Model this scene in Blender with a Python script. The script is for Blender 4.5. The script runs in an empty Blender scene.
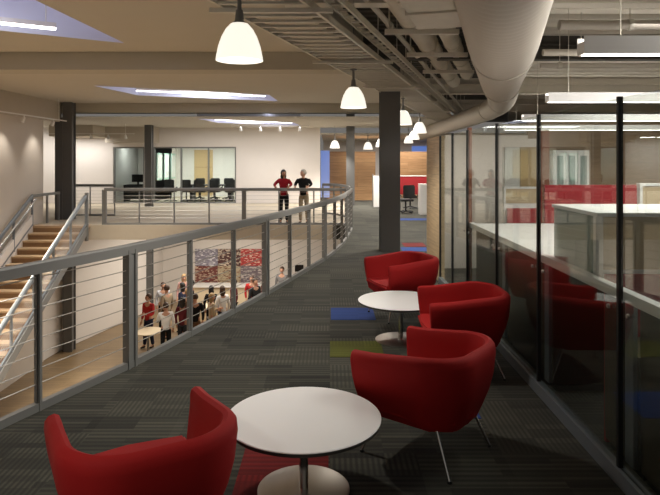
import bpy, bmesh, math, random
from mathutils import Vector, Matrix
random.seed(7)
S = bpy.context.scene
COL = S.collection
PI = math.pi

# ------------------------------------------------------------------ materials
def srgb(r, g, b):
    f = lambda c: (c/255/12.92) if c/255 <= .04045 else ((c/255+.055)/1.055)**2.4
    return (f(r), f(g), f(b), 1)

def mat(name, col, rough=.5, metal=0, spec=.5, noise=0, nscale=20, bump=0, coat=0):
    m = bpy.data.materials.new(name); m.use_nodes = True
    nt = m.node_tree; b = nt.nodes['Principled BSDF']
    b.inputs['Base Color'].default_value = col
    b.inputs['Roughness'].default_value = rough
    b.inputs['Metallic'].default_value = metal
    b.inputs['Specular IOR Level'].default_value = spec
    b.inputs['Coat Weight'].default_value = coat
    if noise or bump:
        tc = nt.nodes.new('ShaderNodeTexCoord'); n = nt.nodes.new('ShaderNodeTexNoise')
        n.inputs['Scale'].default_value = nscale; n.inputs['Detail'].default_value = 4
        nt.links.new(tc.outputs['Object'], n.inputs['Vector'])
        if noise:
            r = nt.nodes.new('ShaderNodeMix'); r.data_type = 'RGBA'
            r.inputs['A'].default_value = tuple(c*(1-noise) for c in col[:3])+(1,)
            r.inputs['B'].default_value = tuple(min(1, c*(1+noise)) for c in col[:3])+(1,)
            nt.links.new(n.outputs['Fac'], r.inputs['Factor'])
            nt.links.new(r.outputs['Result'], b.inputs['Base Color'])
        if bump:
            bp = nt.nodes.new('ShaderNodeBump'); bp.inputs['Strength'].default_value = bump
            bp.inputs['Distance'].default_value = .01
            nt.links.new(n.outputs['Fac'], bp.inputs['Height'])
            nt.links.new(bp.outputs['Normal'], b.inputs['Normal'])
    return m

def emit(name, col, strength):
    m = bpy.data.materials.new(name); m.use_nodes = True
    b = m.node_tree.nodes['Principled BSDF']
    b.inputs['Base Color'].default_value = (.3, .3, .3, 1) if strength < .8 else (.8, .8, .8, 1)
    b.inputs['Emission Color'].default_value = col
    b.inputs['Emission Strength'].default_value = strength
    return m

def glass(name, tint, refl, rough=0.0):
    m = bpy.data.materials.new(name); m.use_nodes = True
    nt = m.node_tree; nt.nodes.clear()
    o = nt.nodes.new('ShaderNodeOutputMaterial'); mx = nt.nodes.new('ShaderNodeMixShader')
    t = nt.nodes.new('ShaderNodeBsdfTransparent'); g = nt.nodes.new('ShaderNodeBsdfGlossy')
    t.inputs['Color'].default_value = tint; g.inputs['Roughness'].default_value = rough
    g.inputs['Color'].default_value = (.9, .9, .9, 1)
    f = nt.nodes.new('ShaderNodeFresnel'); f.inputs['IOR'].default_value = 1.5
    ml = nt.nodes.new('ShaderNodeMath'); ml.operation = 'MULTIPLY_ADD'
    ml.inputs[1].default_value = .27; ml.inputs[2].default_value = refl; ml.use_clamp = True
    nt.links.new(f.outputs[0], ml.inputs[0]); nt.links.new(ml.outputs[0], mx.inputs[0])
    nt.links.new(t.outputs[0], mx.inputs[1]); nt.links.new(g.outputs[0], mx.inputs[2])
    nt.links.new(mx.outputs[0], o.inputs[0])
    return m

def frosted(name):
    m = bpy.data.materials.new(name); m.use_nodes = True
    nt = m.node_tree; b = nt.nodes['Principled BSDF']; o = nt.nodes['Material Output']
    b.inputs['Base Color'].default_value = (.40, .46, .42, 1); b.inputs['Roughness'].default_value = .3
    t = nt.nodes.new('ShaderNodeBsdfTransparent'); t.inputs['Color'].default_value = (.7, .8, .75, 1)
    mx = nt.nodes.new('ShaderNodeMixShader'); mx.inputs[0].default_value = .72
    nt.links.new(t.outputs[0], mx.inputs[1]); nt.links.new(b.outputs[0], mx.inputs[2]); nt.links.new(mx.outputs[0], o.inputs[0])
    return m

def wood(name, c1, c2, scale=(1, 1, 1), plank=(2.0, .15), rough=.45, axis='XY', gap=.004):
    """planks by brick texture with stretched grain; axis says which two object axes carry the planks"""
    m = bpy.data.materials.new(name); m.use_nodes = True
    nt = m.node_tree; b = nt.nodes['Principled BSDF']; b.inputs['Roughness'].default_value = rough
    tc = nt.nodes.new('ShaderNodeTexCoord'); sp = nt.nodes.new('ShaderNodeSeparateXYZ')
    cb = nt.nodes.new('ShaderNodeCombineXYZ')
    nt.links.new(tc.outputs['Object'], sp.inputs[0])
    nt.links.new(sp.outputs[axis[0]], cb.inputs[0]); nt.links.new(sp.outputs[axis[1]], cb.inputs[1])
    br = nt.nodes.new('ShaderNodeTexBrick')
    br.inputs['Scale'].default_value = 1; br.inputs['Brick Width'].default_value = plank[0]
    br.inputs['Row Height'].default_value = plank[1]; br.inputs['Mortar Size'].default_value = gap
    br.inputs['Color1'].default_value = c1; br.inputs['Color2'].default_value = c2
    br.inputs['Mortar'].default_value = tuple(c*.45 for c in c1[:3])+(1,)
    nt.links.new(cb.outputs[0], br.inputs['Vector'])
    mp = nt.nodes.new('ShaderNodeMapping'); mp.inputs['Scale'].default_value = (1.2, 26, 1)
    nt.links.new(cb.outputs[0], mp.inputs[0])
    n = nt.nodes.new('ShaderNodeTexNoise'); n.inputs['Scale'].default_value = 1.5; n.inputs['Detail'].default_value = 5
    nt.links.new(mp.outputs[0], n.inputs['Vector'])
    mx = nt.nodes.new('ShaderNodeMix'); mx.data_type = 'RGBA'; mx.blend_type = 'MULTIPLY'
    cr = nt.nodes.new('ShaderNodeValToRGB')
    cr.color_ramp.elements[0].color = (.6, .55, .5, 1); cr.color_ramp.elements[0].position = .3
    cr.color_ramp.elements[1].color = (1.1, 1.1, 1.1, 1); cr.color_ramp.elements[1].position = .7
    nt.links.new(n.outputs['Fac'], cr.inputs[0])
    mx.inputs['Factor'].default_value = .7
    nt.links.new(br.outputs['Color'], mx.inputs['A']); nt.links.new(cr.outputs[0], mx.inputs['B'])
    nt.links.new(mx.outputs['Result'], b.inputs['Base Color'])
    return m

def carpet(name, dark, light, tile=.55, freq=34):
    m = bpy.data.materials.new(name); m.use_nodes = True
    nt = m.node_tree; b = nt.nodes['Principled BSDF']
    b.inputs['Roughness'].default_value = .95; b.inputs['Specular IOR Level'].default_value = .15
    b.inputs['Sheen Weight'].default_value = .10; b.inputs['Sheen Roughness'].default_value = .45
    N = lambda t: nt.nodes.new(t); L = nt.links.new
    tc = N('ShaderNodeTexCoord')
    def math_(op, a, bb=None, c=None):
        n = N('ShaderNodeMath'); n.operation = op
        for i, v in enumerate((a, bb, c)):
            if v is None: continue
            if isinstance(v, (int, float)): n.inputs[i].default_value = v
            else: L(v, n.inputs[i])
        return n.outputs[0]
    sp = N('ShaderNodeSeparateXYZ'); L(tc.outputs['Object'], sp.inputs[0])
    x, y = sp.outputs['X'], sp.outputs['Y']
    def cell(s, sx=1):
        cb = N('ShaderNodeCombineXYZ')
        L(math_('FLOOR', math_('DIVIDE', x, s*sx)), cb.inputs[0]); L(math_('FLOOR', math_('DIVIDE', y, s)), cb.inputs[1])
        w = N('ShaderNodeTexWhiteNoise'); w.noise_dimensions = '2D'; L(cb.outputs[0], w.inputs['Vector'])
        return w.outputs['Value'], w.outputs['Color']
    v1, _ = cell(tile)                # tile tone
    v2, _ = cell(tile/2, 2)           # half-tile bands
    v3, _ = cell(tile/8, 5)           # short dashes
    # stripes across the tile, direction changes from tile to tile
    sx = math_('SINE', math_('MULTIPLY', x, freq*2*PI/1.0*.85))
    sy = math_('SINE', math_('MULTIPLY', y, freq*2*PI/1.0*.55))
    pick = math_('GREATER_THAN', v2, .74)
    st = math_('ADD', math_('MULTIPLY', sx, pick), math_('MULTIPLY', sy, math_('SUBTRACT', 1.0, pick)))
    st = math_('MULTIPLY_ADD', st, .17, .30)
    st = math_('MULTIPLY', st, math_('MULTIPLY_ADD', v3, 1.25, .30))
    tone = math_('ADD', st, math_('MULTIPLY_ADD', v1, .22, math_('MULTIPLY', v2, .14)))
    n = N('ShaderNodeTexNoise'); n.inputs['Scale'].default_value = 150; L(tc.outputs['Object'], n.inputs['Vector'])
    tone = math_('ADD', tone, math_('MULTIPLY_ADD', n.outputs['Fac'], .5, -.3))
    mx = N('ShaderNodeMix'); mx.data_type = 'RGBA'; mx.clamp_factor = True
    mx.inputs['A'].default_value = dark; mx.inputs['B'].default_value = light
    L(tone, mx.inputs['Factor']); L(mx.outputs['Result'], b.inputs['Base Color'])
    bp = N('ShaderNodeBump'); bp.inputs['Strength'].default_value = .3; bp.inputs['Distance'].default_value = .004
    L(st, bp.inputs['Height']); L(bp.outputs['Normal'], b.inputs['Normal'])
    return m

def mosaic(name, base, speck, amount, sc=(9, 22)):
    """art panel: rows of little marks on a coloured ground"""
    m = bpy.data.materials.new(name); m.use_nodes = True
    nt = m.node_tree; b = nt.nodes['Principled BSDF']; b.inputs['Roughness'].default_value = .6
    tc = nt.nodes.new('ShaderNodeTexCoord'); mp = nt.nodes.new('ShaderNodeMapping')
    mp.inputs['Scale'].default_value = (sc[0], 1, sc[1])
    nt.links.new(tc.outputs['Object'], mp.inputs[0])
    v = nt.nodes.new('ShaderNodeTexVoronoi'); v.inputs['Scale'].default_value = 1
    nt.links.new(mp.outputs[0], v.inputs['Vector'])
    sp = nt.nodes.new('ShaderNodeSeparateColor'); nt.links.new(v.outputs['Color'], sp.inputs[0])
    g = nt.nodes.new('ShaderNodeMath'); g.operation = 'LESS_THAN'; g.inputs[1].default_value = amount
    nt.links.new(sp.outputs[0], g.inputs[0])
    mx = nt.nodes.new('ShaderNodeMix'); mx.data_type = 'RGBA'
    mx.inputs['A'].default_value = base; mx.inputs['B'].default_value = speck
    nt.links.new(g.outputs[0], mx.inputs['Factor'])
    m2 = nt.nodes.new('ShaderNodeMix'); m2.data_type = 'RGBA'; m2.blend_type = 'MULTIPLY'; m2.inputs['Factor'].default_value = .35
    nt.links.new(mx.outputs['Result'], m2.inputs['A']); nt.links.new(sp.outputs[1], m2.inputs['B'])
    nt.links.new(m2.outputs['Result'], b.inputs['Base Color'])
    return m

M = dict(
    carpet=carpet('carpet_grey', (.010, .010, .009, 1), (.098, .094, .072, 1)),
    red_tile=carpet('carpet_red', (.09, .006, .006, 1), (.20, .013, .013, 1)),
    blue_tile=carpet('carpet_blue', (.012, .035, .16, 1), (.03, .075, .28, 1)),
    green_tile=carpet('carpet_green', (.06, .065, .008, 1), (.125, .13, .020, 1)),
    bridge=mat('pale_carpet', (.50, .43, .33, 1), .9, noise=.06, nscale=4),
    ceil=mat('ceiling_paint', (.545, .505, .435, 1), .9, noise=.03, nscale=2),
    beam=mat('beam_paint', (.47, .435, .36, 1), .8),
    white=mat('white_paint', (.74, .69, .64, 1), .85, noise=.02, nscale=3),
    shaft=mat('shaft_paint', (.70, .70, .80, 1), .8),
    warm=mat('warm_wall_paint', (.62, .55, .47, 1), .85, noise=.03, nscale=2),
    board=mat('bulkhead_board', (.52, .46, .38, 1), .85, noise=.05, nscale=3),
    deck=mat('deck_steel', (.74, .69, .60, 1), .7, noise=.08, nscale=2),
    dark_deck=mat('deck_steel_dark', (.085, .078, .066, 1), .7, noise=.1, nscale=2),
    steel=mat('painted_steel_grey', (.21, .208, .198, 1), .45, metal=.1),
    steel_l=mat('brushed_steel', (.42, .41, .39, 1), .35, metal=.8),
    cable=mat('stainless_cable', (.42, .40, .37, 1), .35, metal=.7),
    column=mat('column_paint', (.12, .118, .114, 1), .5),
    black=mat('black_metal', (.010, .010, .010, 1), .5),
    chrome=mat('chrome', (.68, .66, .63, 1), .16, metal=1),
    satin=mat('satin_steel', (.50, .46, .41, 1), .36, metal=1),
    red=mat('red_upholstery', (.36, .009, .009, 1), .75, spec=.25, noise=.08, nscale=260, bump=.12),
    table=mat('white_laminate', (.90, .88, .88, 1), .35),
    edge=mat('dark_table_edge', (.05, .045, .04, 1), .5),
    duct=mat('duct_paint', (.52, .47, .40, 1), .55, noise=.04, nscale=3),
    pipe=mat('pipe_insulation', (.62, .58, .50, 1), .7, noise=.12, nscale=5),
    galv=mat('galvanised_steel', (.60, .56, .48, 1), .45, metal=.2, noise=.1, nscale=8),
    opal=emit('opal_glass_lit', (1, .93, .80, 1), 1.0),
    tube=emit('fluorescent_diffuser', (1, .95, .86, 1), 7),
    skylit=emit('daylight_glass', (.66, .70, 1, 1), .55),
    strip=emit('skylight_strip', (.95, .95, 1, 1), 6),
    spot=emit('spot_lens', (1, .9, .7, 1), 12),
    panel=emit('ceiling_panel_lit', (.93, 1, .98, 1), 14),
    bluewin=emit('blue_window', (.10, .26, .85, 1), .5),
    coolwin=emit('bright_window', (.8, .9, 1, 1), .8),
    glass=glass('clear_glass', (.93, .96, .94, 1), .015),
    glass_low=glass('tinted_glass', (.42, .42, .36, 1), .05),
    frost=frosted('frosted_glass'),
    alu=mat('aluminium', (.27, .30, .33, 1), .4, metal=.6),
    white_gloss=mat('white_gloss', (.78, .76, .73, 1), .3),
    tan=mat('tan_fabric', (.52, .40, .25, 1), .9, noise=.07, nscale=60),
    redpanel=mat('red_panel', (.33, .012, .018, 1), .6),
    olive=mat('dark_panel', (.060, .050, .033, 1), .5),
    woodwall=wood('wood_wall', (.56, .33, .16, 1), (.46, .25, .115, 1), plank=(2.6, .16), axis='XZ'),
    woodwall_y=wood('wood_wall_side', (.70, .53, .32, 1), (.64, .47, .27, 1), plank=(1.6, .55), axis='YZ', gap=.002),  # side wall boards lightened in colour in place of lamp light
    walnut=wood('veneer_wall', (.34, .225, .135, 1), (.28, .185, .11, 1), plank=(3.5, .45), axis='XZ', gap=.003),
    redwood=mat('red_brown_wood', (.20, .065, .03, 1), .5, noise=.2, nscale=10),
    lowfloor=wood('plank_floor', (.31, .22, .12, 1), (.26, .18, .10, 1), plank=(1.8, .16), rough=.4),
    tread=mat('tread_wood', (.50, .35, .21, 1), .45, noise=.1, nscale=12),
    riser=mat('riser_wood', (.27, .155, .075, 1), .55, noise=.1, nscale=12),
    doorwood=mat('maple_door', (.52, .36, .18, 1), .5, noise=.05, nscale=6),
    skin=mat('skin', (.55, .30, .20, 1), .6), skin_d=mat('skin_tan', (.36, .18, .11, 1), .6),
    eye=mat('eye_dark', (.02, .015, .012, 1), .3),
    darkchair=mat('dark_chair_mesh', (.018, .018, .02, 1), .6),
    screen=mat('dark_screen', (.01, .01, .012, 1), .2),
    cream=mat('cream_counter', (.72, .60, .42, 1), .5),
    greenglass=mat('green_board', (.42, .62, .52, 1), .3),
)
def cloth(name, c): return mat('cloth_'+name, c, .85, spec=.2)

# ------------------------------------------------------------------ helpers
def obj(name, bm, m, parent=None, smooth=False, loc=None):
    me = bpy.data.meshes.new(name); bmesh.ops.recalc_face_normals(bm, faces=bm.faces)
    bm.to_mesh(me); bm.free()
    me.materials.append(m)
    if smooth:
        me.polygons.foreach_set('use_smooth', [True]*len(me.polygons))
        try: me.set_sharp_from_angle(angle=R(40))
        except Exception: pass
    o = bpy.data.objects.new(name, me); COL.objects.link(o)
    if loc: o.location = loc
    if parent: o.parent = parent
    return o
def R(d): return d*PI/180
def thing(name, label, cat, loc=(0, 0, 0), rz=0, group=None):
    o = bpy.data.objects.new(name, None); COL.objects.link(o); o.empty_display_size = .1
    o.location = loc; o.rotation_euler = (0, 0, rz); o['label'] = label; o['category'] = cat
    if group: o['group'] = group
    return o
def tag(o, label, cat, group=None):
    o['label'] = label; o['category'] = cat
    if group: o['group'] = group
    return o
def struct(o): o['kind'] = 'structure'; return o
def dup(root, loc, rz, label, group=None):
    r = root.copy(); COL.objects.link(r); r.location = loc; r.rotation_euler = (0, 0, rz); r['label'] = label
    if group: r['group'] = group
    for ch in list(root.children):
        c = ch.copy(); COL.objects.link(c); c.parent = r
        for g in ch.children:
            d = g.copy(); COL.objects.link(d); d.parent = c
    return r
def B(): return bmesh.new()
def box(bm, x0, x1, y0, y1, z0, z1, mtx=None):
    vs = [bm.verts.new((x, y, z)) for x in (x0, x1) for y in (y0, y1) for z in (z0, z1)]
    for f in ((0, 1, 3, 2), (4, 6, 7, 5), (0, 4, 5, 1), (2, 3, 7, 6), (0, 2, 6, 4), (1, 5, 7, 3)):
        bm.faces.new([vs[i] for i in f])
    if mtx: bmesh.ops.transform(bm, matrix=mtx, verts=vs)
    return vs
def bx(name, m, x0, x1, y0, y1, z0, z1, parent=None, bev=0):
    bm = B(); box(bm, x0, x1, y0, y1, z0, z1)
    if bev: bmesh.ops.bevel(bm, geom=bm.edges[:], offset=bev, segments=2, affect='EDGES', profile=.6)
    return obj(name, bm, m, parent)
def sweep(bm, pts, prof, closed_prof=True):
    """sweep a (side, up) profile along a polyline, mitre-free"""
    pts = [Vector(p) for p in pts]; rings = []
    for i, p in enumerate(pts):
        t = (pts[min(i+1, len(pts)-1)]-pts[max(i-1, 0)]).normalized()
        ref = Vector((0, 0, 1)) if abs(t.z) < .97 else Vector((0, 1, 0))
        s = t.cross(ref).normalized(); u = s.cross(t).normalized()
        k = 1
        if 0 < i < len(pts)-1:
            a = (pts[i]-pts[i-1]).normalized(); k = 1/max(.5, a.dot(t))
        rings.append([bm.verts.new(p+s*(a_*k)+u*b_) for a_, b_ in prof])
    n = len(prof)
    for r0, r1 in zip(rings, rings[1:]):
        for j in range(n): bm.faces.new((r0[j], r0[(j+1) % n], r1[(j+1) % n], r1[j]))
    bm.faces.new(rings[0][::-1]); bm.faces.new(rings[-1])
def circ(r, n=8): return [(r*math.cos(2*PI*i/n), r*math.sin(2*PI*i/n)) for i in range(n)]
def rect(w, h): return [(-w/2, -h/2), (w/2, -h/2), (w/2, h/2), (-w/2, h/2)]
def tube(name, m, pts, r, parent=None, n=8):
    bm = B(); sweep(bm, pts, circ(r, n)); return obj(name, bm, m, parent, smooth=True)
def bar(name, m, pts, w, h, parent=None):
    bm = B(); sweep(bm, pts, rect(w, h)); return obj(name, bm, m, parent)
def lathe(bm, prof, n=40, cx=0, cy=0):
    rings = []
    for r, z in prof:
        if r < 1e-6: rings.append([bm.verts.new((cx, cy, z))])
        else: rings.append([bm.verts.new((cx+r*math.cos(2*PI*i/n), cy+r*math.sin(2*PI*i/n), z)) for i in range(n)])
    for a, b in zip(rings, rings[1:]):
        for i in range(n):
            j = (i+1) % n
            if len(a) == 1 and len(b) == 1: continue
            if len(a) == 1: bm.faces.new((a[0], b[i], b[j]))
            elif len(b) == 1: bm.faces.new((a[i], a[j], b[0]))
            else: bm.faces.new((a[i], a[j], b[j], b[i]))
def prism(bm, poly, z0, z1):
    a = [bm.verts.new((x, y, z0)) for x, y in poly]; b = [bm.verts.new((x, y, z1)) for x, y in poly]
    n = len(poly)
    bm.faces.new(a[::-1]); bm.faces.new(b)
    for i in range(n): bm.faces.new((a[i], a[(i+1) % n], b[(i+1) % n], b[i]))
def holed(poly, holes, z):
    """a flat sheet with holes"""
    bm = B(); es = []
    for lp in [poly]+holes:
        vs = [bm.verts.new((x, y, z)) for x, y in lp]
        for i in range(len(vs)): es.append(bm.edges.new((vs[i], vs[(i+1) % len(vs)])))
    bmesh.ops.triangle_fill(bm, use_beauty=True, use_dissolve=False, edges=es)
    return bm
def catmull(pts, sub):
    P = [Vector(p) for p in pts]; out = []
    for i in range(len(P)-1):
        p0, p1, p2, p3 = P[max(i-1, 0)], P[i], P[i+1], P[min(i+2, len(P)-1)]
        for k in range(sub):
            t = k/sub
            out.append(.5*((2*p1)+(p2-p0)*t+(2*p0-5*p1+4*p2-p3)*t*t+(3*p1-p0-3*p2+p3)*t**3))
    out.append(P[-1]); return out
def arc_resample(pts, step=None, n=None):
    L = [0]
    for a, b in zip(pts, pts[1:]): L.append(L[-1]+(b-a).length)
    tot = L[-1]; n = n or max(1, round(tot/step)); out = []
    for k in range(n+1):
        d = tot*k/n; i = 0
        while i < len(L)-2 and L[i+1] < d: i += 1
        f = (d-L[i])/max(1e-9, L[i+1]-L[i]); out.append(pts[i].lerp(pts[i+1], min(1, f)))
    return out

EYE = 1.88
LOW = -4.17      # lower floor level

# ------------------------------------------------------------------ setting: floors
edge_ctrl = [(-3.35, 1.6), (-2.33, 4.24), (-1.82, 5.5), (-1.47, 6.58), (-1.0, 8.06), (-.40, 10.25), (-.08, 11.5), (.24, 13.3), (.47, 15.3), (.56, 16.5), (.42, 17.1), (.05, 17.32)]
edge = [Vector((p.x, p.y, 0)) for p in catmull([(x, y, 0) for x, y in edge_ctrl], 8)]
bm = B(); poly = [(p.x, p.y) for p in edge[:-1]]+[(.60, 17.4), (.70, 36), (12, 36), (12, -2.5), (-3.35, -2.5)]
prism(bm, poly, -.40, 0); struct(obj('floor', bm, M['carpet']))
bm = B(); prism(bm, [(-14, 17.32), (.05, 17.32), (.60, 17.4), (.70, 36), (-14, 36)], -.42, 0); struct(obj('floor_bridge', bm, M['bridge']))
struct(bx('floor_lower', M['lowfloor'], -14, 6, 2, 27, LOW-.2, LOW))
# slab edge trim on the near walkway (pale steel curb under the railing) is part of the guardrail

# coloured carpet tiles let into the walkway
def ctile(m, x0, x1, y0, y1, label):
    tag(bx('carpet_tile', m, x0, x1, y0, y1, 0, .004), label, 'carpet tile')
ctile(M['red_tile'], -.55, -.01, 3.36, 3.98, 'dark red carpet tile in the floor under the near round white table')
ctile(M['blue_tile'], .62, 1.10, 4.36, 4.86, 'blue carpet tile showing beneath the nearest right-hand red chair')
ctile(M['green_tile'], .0, .52, 5.72, 6.22, 'olive green carpet tile in front of the far round white table')
ctile(M['blue_tile'], .01, .54, 7.05, 7.62, 'blue carpet tile between the railing and the far round white table')
ctile(M['red_tile'], 1.62, 2.10, 13.0, 13.6, 'red carpet tile in the walkway beyond the dark grey column')
ctile(M['blue_tile'], 1.50, 2.06, 12.35, 12.9, 'blue carpet tile next to the red one beyond the dark grey column')
ctile(M['blue_tile'], 2.2, 3.2, 18.7, 19.3, 'wide blue carpet tile far down the walkway before the red workstations')

# ------------------------------------------------------------------ setting: ceilings
ZC, ZB, ZF = 3.70, 3.40, 3.28
def cx_edge(y): return -1.07+.295*(y-5)     # right edge of the pale ceiling, along the cable tray
sky1 = [(-3.2, 9.35), (-3.36, 6.7), (-6.4, 6.7), (-6.4, 7.3)]
sky2 = [(-5.8, 14.7), (-1.7, 16.75), (-1.6, 18.55), (-5.4, 16.9)]
sky3 = [(-4.5, 20.3), (-1.35, 22.6), (-1.2, 24.4), (-4.2, 22.6)]
y2 = 19.3
struct(obj('ceiling_left', holed([(-14, 1), (cx_edge(1), 1), (cx_edge(y2), y2), (-14, y2)], [sky1, sky2], ZC), M['ceil']))
struct(obj('ceiling_far', holed([(-14, y2), (cx_edge(y2), y2), (cx_edge(26), 26), (-14, 26)], [sky3], ZF), M['ceil']))
def cbeam(name, y, w=.5):
    bm = B(); prism(bm, [(-14, y), (cx_edge(y)+.02, y), (cx_edge(y+w)+.02, y+w), (-14, y+w)], ZB, ZC-.002)
    struct(obj(name, bm, M['beam']))
cbeam('ceiling_beam_1', 10.1); cbeam('ceiling_beam_2', 19.25)
cbeam('ceiling_beam_3', 1.0)
# fascia where the pale ceiling stops at the open services zone
bm = B(); sweep(bm, [(cx_edge(1)+.03, 1, 4.0), (cx_edge(26)+.03, 26, 4.0)], rect(.05, .62)); struct(obj('ceiling_fascia', bm, M['beam']))
# exposed deck: corrugated steel running across the walkway and the offices
def corrug(x0f, x1f, y0, y1, z, pitch=.30, h=.05):
    bm = B(); prev = None; y = y0; k = 0
    pat = [(0, 0), (.45, 0), (.5, h), (.95, h)]
    while y < y1:
        for f, dz in pat:
            yy = y+f*pitch; a = bm.verts.new((x0f(yy), yy, z+dz)); b = bm.verts.new((x1f(yy), yy, z+dz))
            if prev: bm.faces.new((prev[0], prev[1], b, a))
            prev = (a, b)
        y += pitch
    return bm
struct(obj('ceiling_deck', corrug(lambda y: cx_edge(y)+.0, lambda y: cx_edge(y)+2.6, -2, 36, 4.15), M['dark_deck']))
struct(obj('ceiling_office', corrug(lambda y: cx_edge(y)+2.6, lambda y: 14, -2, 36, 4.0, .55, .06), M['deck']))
for i, y in enumerate((3.2, 6.6, 10.2, 15.5, 21)):
    bm = B(); xa = cx_edge(y)+.1
    box(bm, xa, 12, y-.1, y+.1, 3.82, 3.84); box(bm, xa, 12, y-.01, y+.01, 3.6, 3.99); box(bm, xa, 12, y-.1, y+.1, 3.58, 3.60)
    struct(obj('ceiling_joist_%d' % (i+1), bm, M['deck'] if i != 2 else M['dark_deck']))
struct(bx('ceiling_back', M['ceil'], -.4, 14, 26, 36, 3.0, 3.05))

# skylights: shafts with lit glazing on top
def skylight(n, poly, z, h=.55):
    bm = B(); a = [bm.verts.new((x, y, z)) for x, y in poly]; b = [bm.verts.new((x, y, z+h)) for x, y in poly]
    for i in range(len(poly)):
        j = (i+1) % len(poly); bm.faces.new((a[i], a[j], b[j], b[i]))
    s = struct(obj('skylight_shaft_%d' % n, bm, M['shaft']))
    bm = B(); prism(bm, poly, z+h, z+h+.02); g = struct(obj('window_skylight_%d' % n, bm, M['skylit']))
skylight(1, sky1, ZC, .5); skylight(2, sky2, ZC, .5); skylight(3, sky3, ZF, .5)
def stripline(name, a, b, z, label):
    t = thing(name, label, 'light')
    bar('housing', M['white'], [(a[0], a[1], z+.03), (b[0], b[1], z+.03)], .16, .06, t)
    bar('diffuser', M['strip'], [(a[0], a[1], z-.012), (b[0], b[1], z-.012)], .10, .02, t)
    for p in (a, b): tube('hanger', M['galv'], [(p[0]*.9+(a[0]+b[0])*.05, p[1]*.9+(a[1]+b[1])*.05, z+.06), (p[0]*.9+(a[0]+b[0])*.05, p[1]*.9+(a[1]+b[1])*.05, z+.44)], .008, t, 6)
stripline('linear_light', (-6.0, 7.12), (-3.85, 8.42), ZC+.03, 'short white light strip inside the nearest ceiling skylight at the top left')
stripline('linear_light', (-5.2, 16.1), (-1.9, 17.5), ZC+.05, 'long white light strip inside the middle ceiling skylight')
stripline('linear_light', (-4.1, 21.5), (-1.5, 23.3), ZF+.05, 'white light strip inside the farthest skylight above the white wall')

# ------------------------------------------------------------------ setting: walls
struct(bx('wall_left', M['warm'], -8.8, -8.6, 4, 18.0, LOW, 3.08))
struct(bx('wall_left_bulkhead', M['board'], -8.8, -8.5, 4, 19.0, 3.08, ZC))
struct(bx('wall_left_outer', M['white'], -14.2, -14, 4, 36, LOW, ZC))
bm = B(); sweep(bm, [(-8.70, 17.9, -2.3), (-8.62, 18.9, -2.3), (-7.36, 23.9, -2.3), (-7.3, 26, -2.3)], rect(.12, 3.72)); struct(obj('wall_lower_left', bm, M['white']))
struct(bx('wall_lower_back', M['white'], -14, 6, 26, 26.2, LOW, -.42))
struct(bx('wall_lower_right', M['white'], 5.8, 6, 2, 26, LOW, -.42))
# upper back wall (white) with openings for the two glazed rooms
bm = B()
for x0, x1, z0, z1 in ((-14, -9.4, 0, ZF), (-9.4, -4.07, 2.45, ZF), (-8.05, -7.67, 0, 2.45), (-4.07, -.43, 0, ZF)):
    box(bm, x0, x1, 26, 26.2, z0, z1)
struct(obj('wall_back', bm, M['white']))
# side wing at the left, in front of the dark office
bm = B(); box(bm, -11.2, -9.45, 23.9, 26, 2.83, ZF); struct(obj('wall_wing_bulkhead', bm, M['board']))
bm = B(); box(bm, -9.45, -7.4, 25.2, 26, 2.62, ZF); struct(obj('wall_office_bulkhead', bm, M['board']))

# far rooms behind the back wall
def room(x0, x1, yb, zc, wallm, lit):
    bm = B(); box(bm, x0, x1, yb, yb+.1, 0, zc); box(bm, x0-.1, x0, 26.2, yb, 0, zc); box(bm, x1, x1+.1, 26.2, yb, 0, zc); box(bm, x0, x1, 26.2, yb, zc, zc+.05)
    return bm
struct(obj('wall_conference', room(-7.9, -3.9, 31, 2.7, None, 1), M['white']))
struct(obj('wall_office', room(-9.6, -8.0, 30, 2.7, None, 1), M['white']))
def ceil_panel(x0, x1, y0, y1, label):  # panels added to light the glazed rooms
    t = thing('added_ceiling_light', label, 'light')
    bx('frame', M['white_gloss'], x0-.04, x1+.04, y0-.04, y1+.04, 2.66, 2.70, t)
    bx('diffuser', M['panel'], x0, x1, y0, y1, 2.645, 2.66, t)
ceil_panel(-7.2, -6.0, 27.8, 29.4, 'added lit ceiling panel on the left side of the glazed meeting room')
ceil_panel(-5.6, -4.4, 27.8, 29.4, 'added lit ceiling panel on the right side of the glazed meeting room')
ceil_panel(-9.1, -8.4, 27.6, 28.4, 'small added lit ceiling panel in the narrow glazed office')
def glazed_front(x0, x1, n, label):
    t = thing('glazed_screen', label, 'glazed partition')
    bm = B(); box(bm, x0+.06, x1-.06, 26.08, 26.10, .06, 2.39); obj('pane', bm, M['glass'], t)
    bx('head_frame', M['steel'], x0, x1, 26.04, 26.14, 2.39, 2.45, t); bx('sill_frame', M['steel'], x0, x1, 26.04, 26.14, 0, .06, t)
    for k in range(n+1):
        x = x0+.03+(x1-x0-.06)*k/n
        bx('mullion', M['steel'], x-.03, x+.03, 26.03, 26.15, .0, 2.45, t)
glazed_front(-7.67, -4.07, 3, 'wide glazed front of the bright meeting room above the bridge')
glazed_front(-9.4, -8.05, 1, 'narrow glazed front of the dim office beside the dark column')
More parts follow.
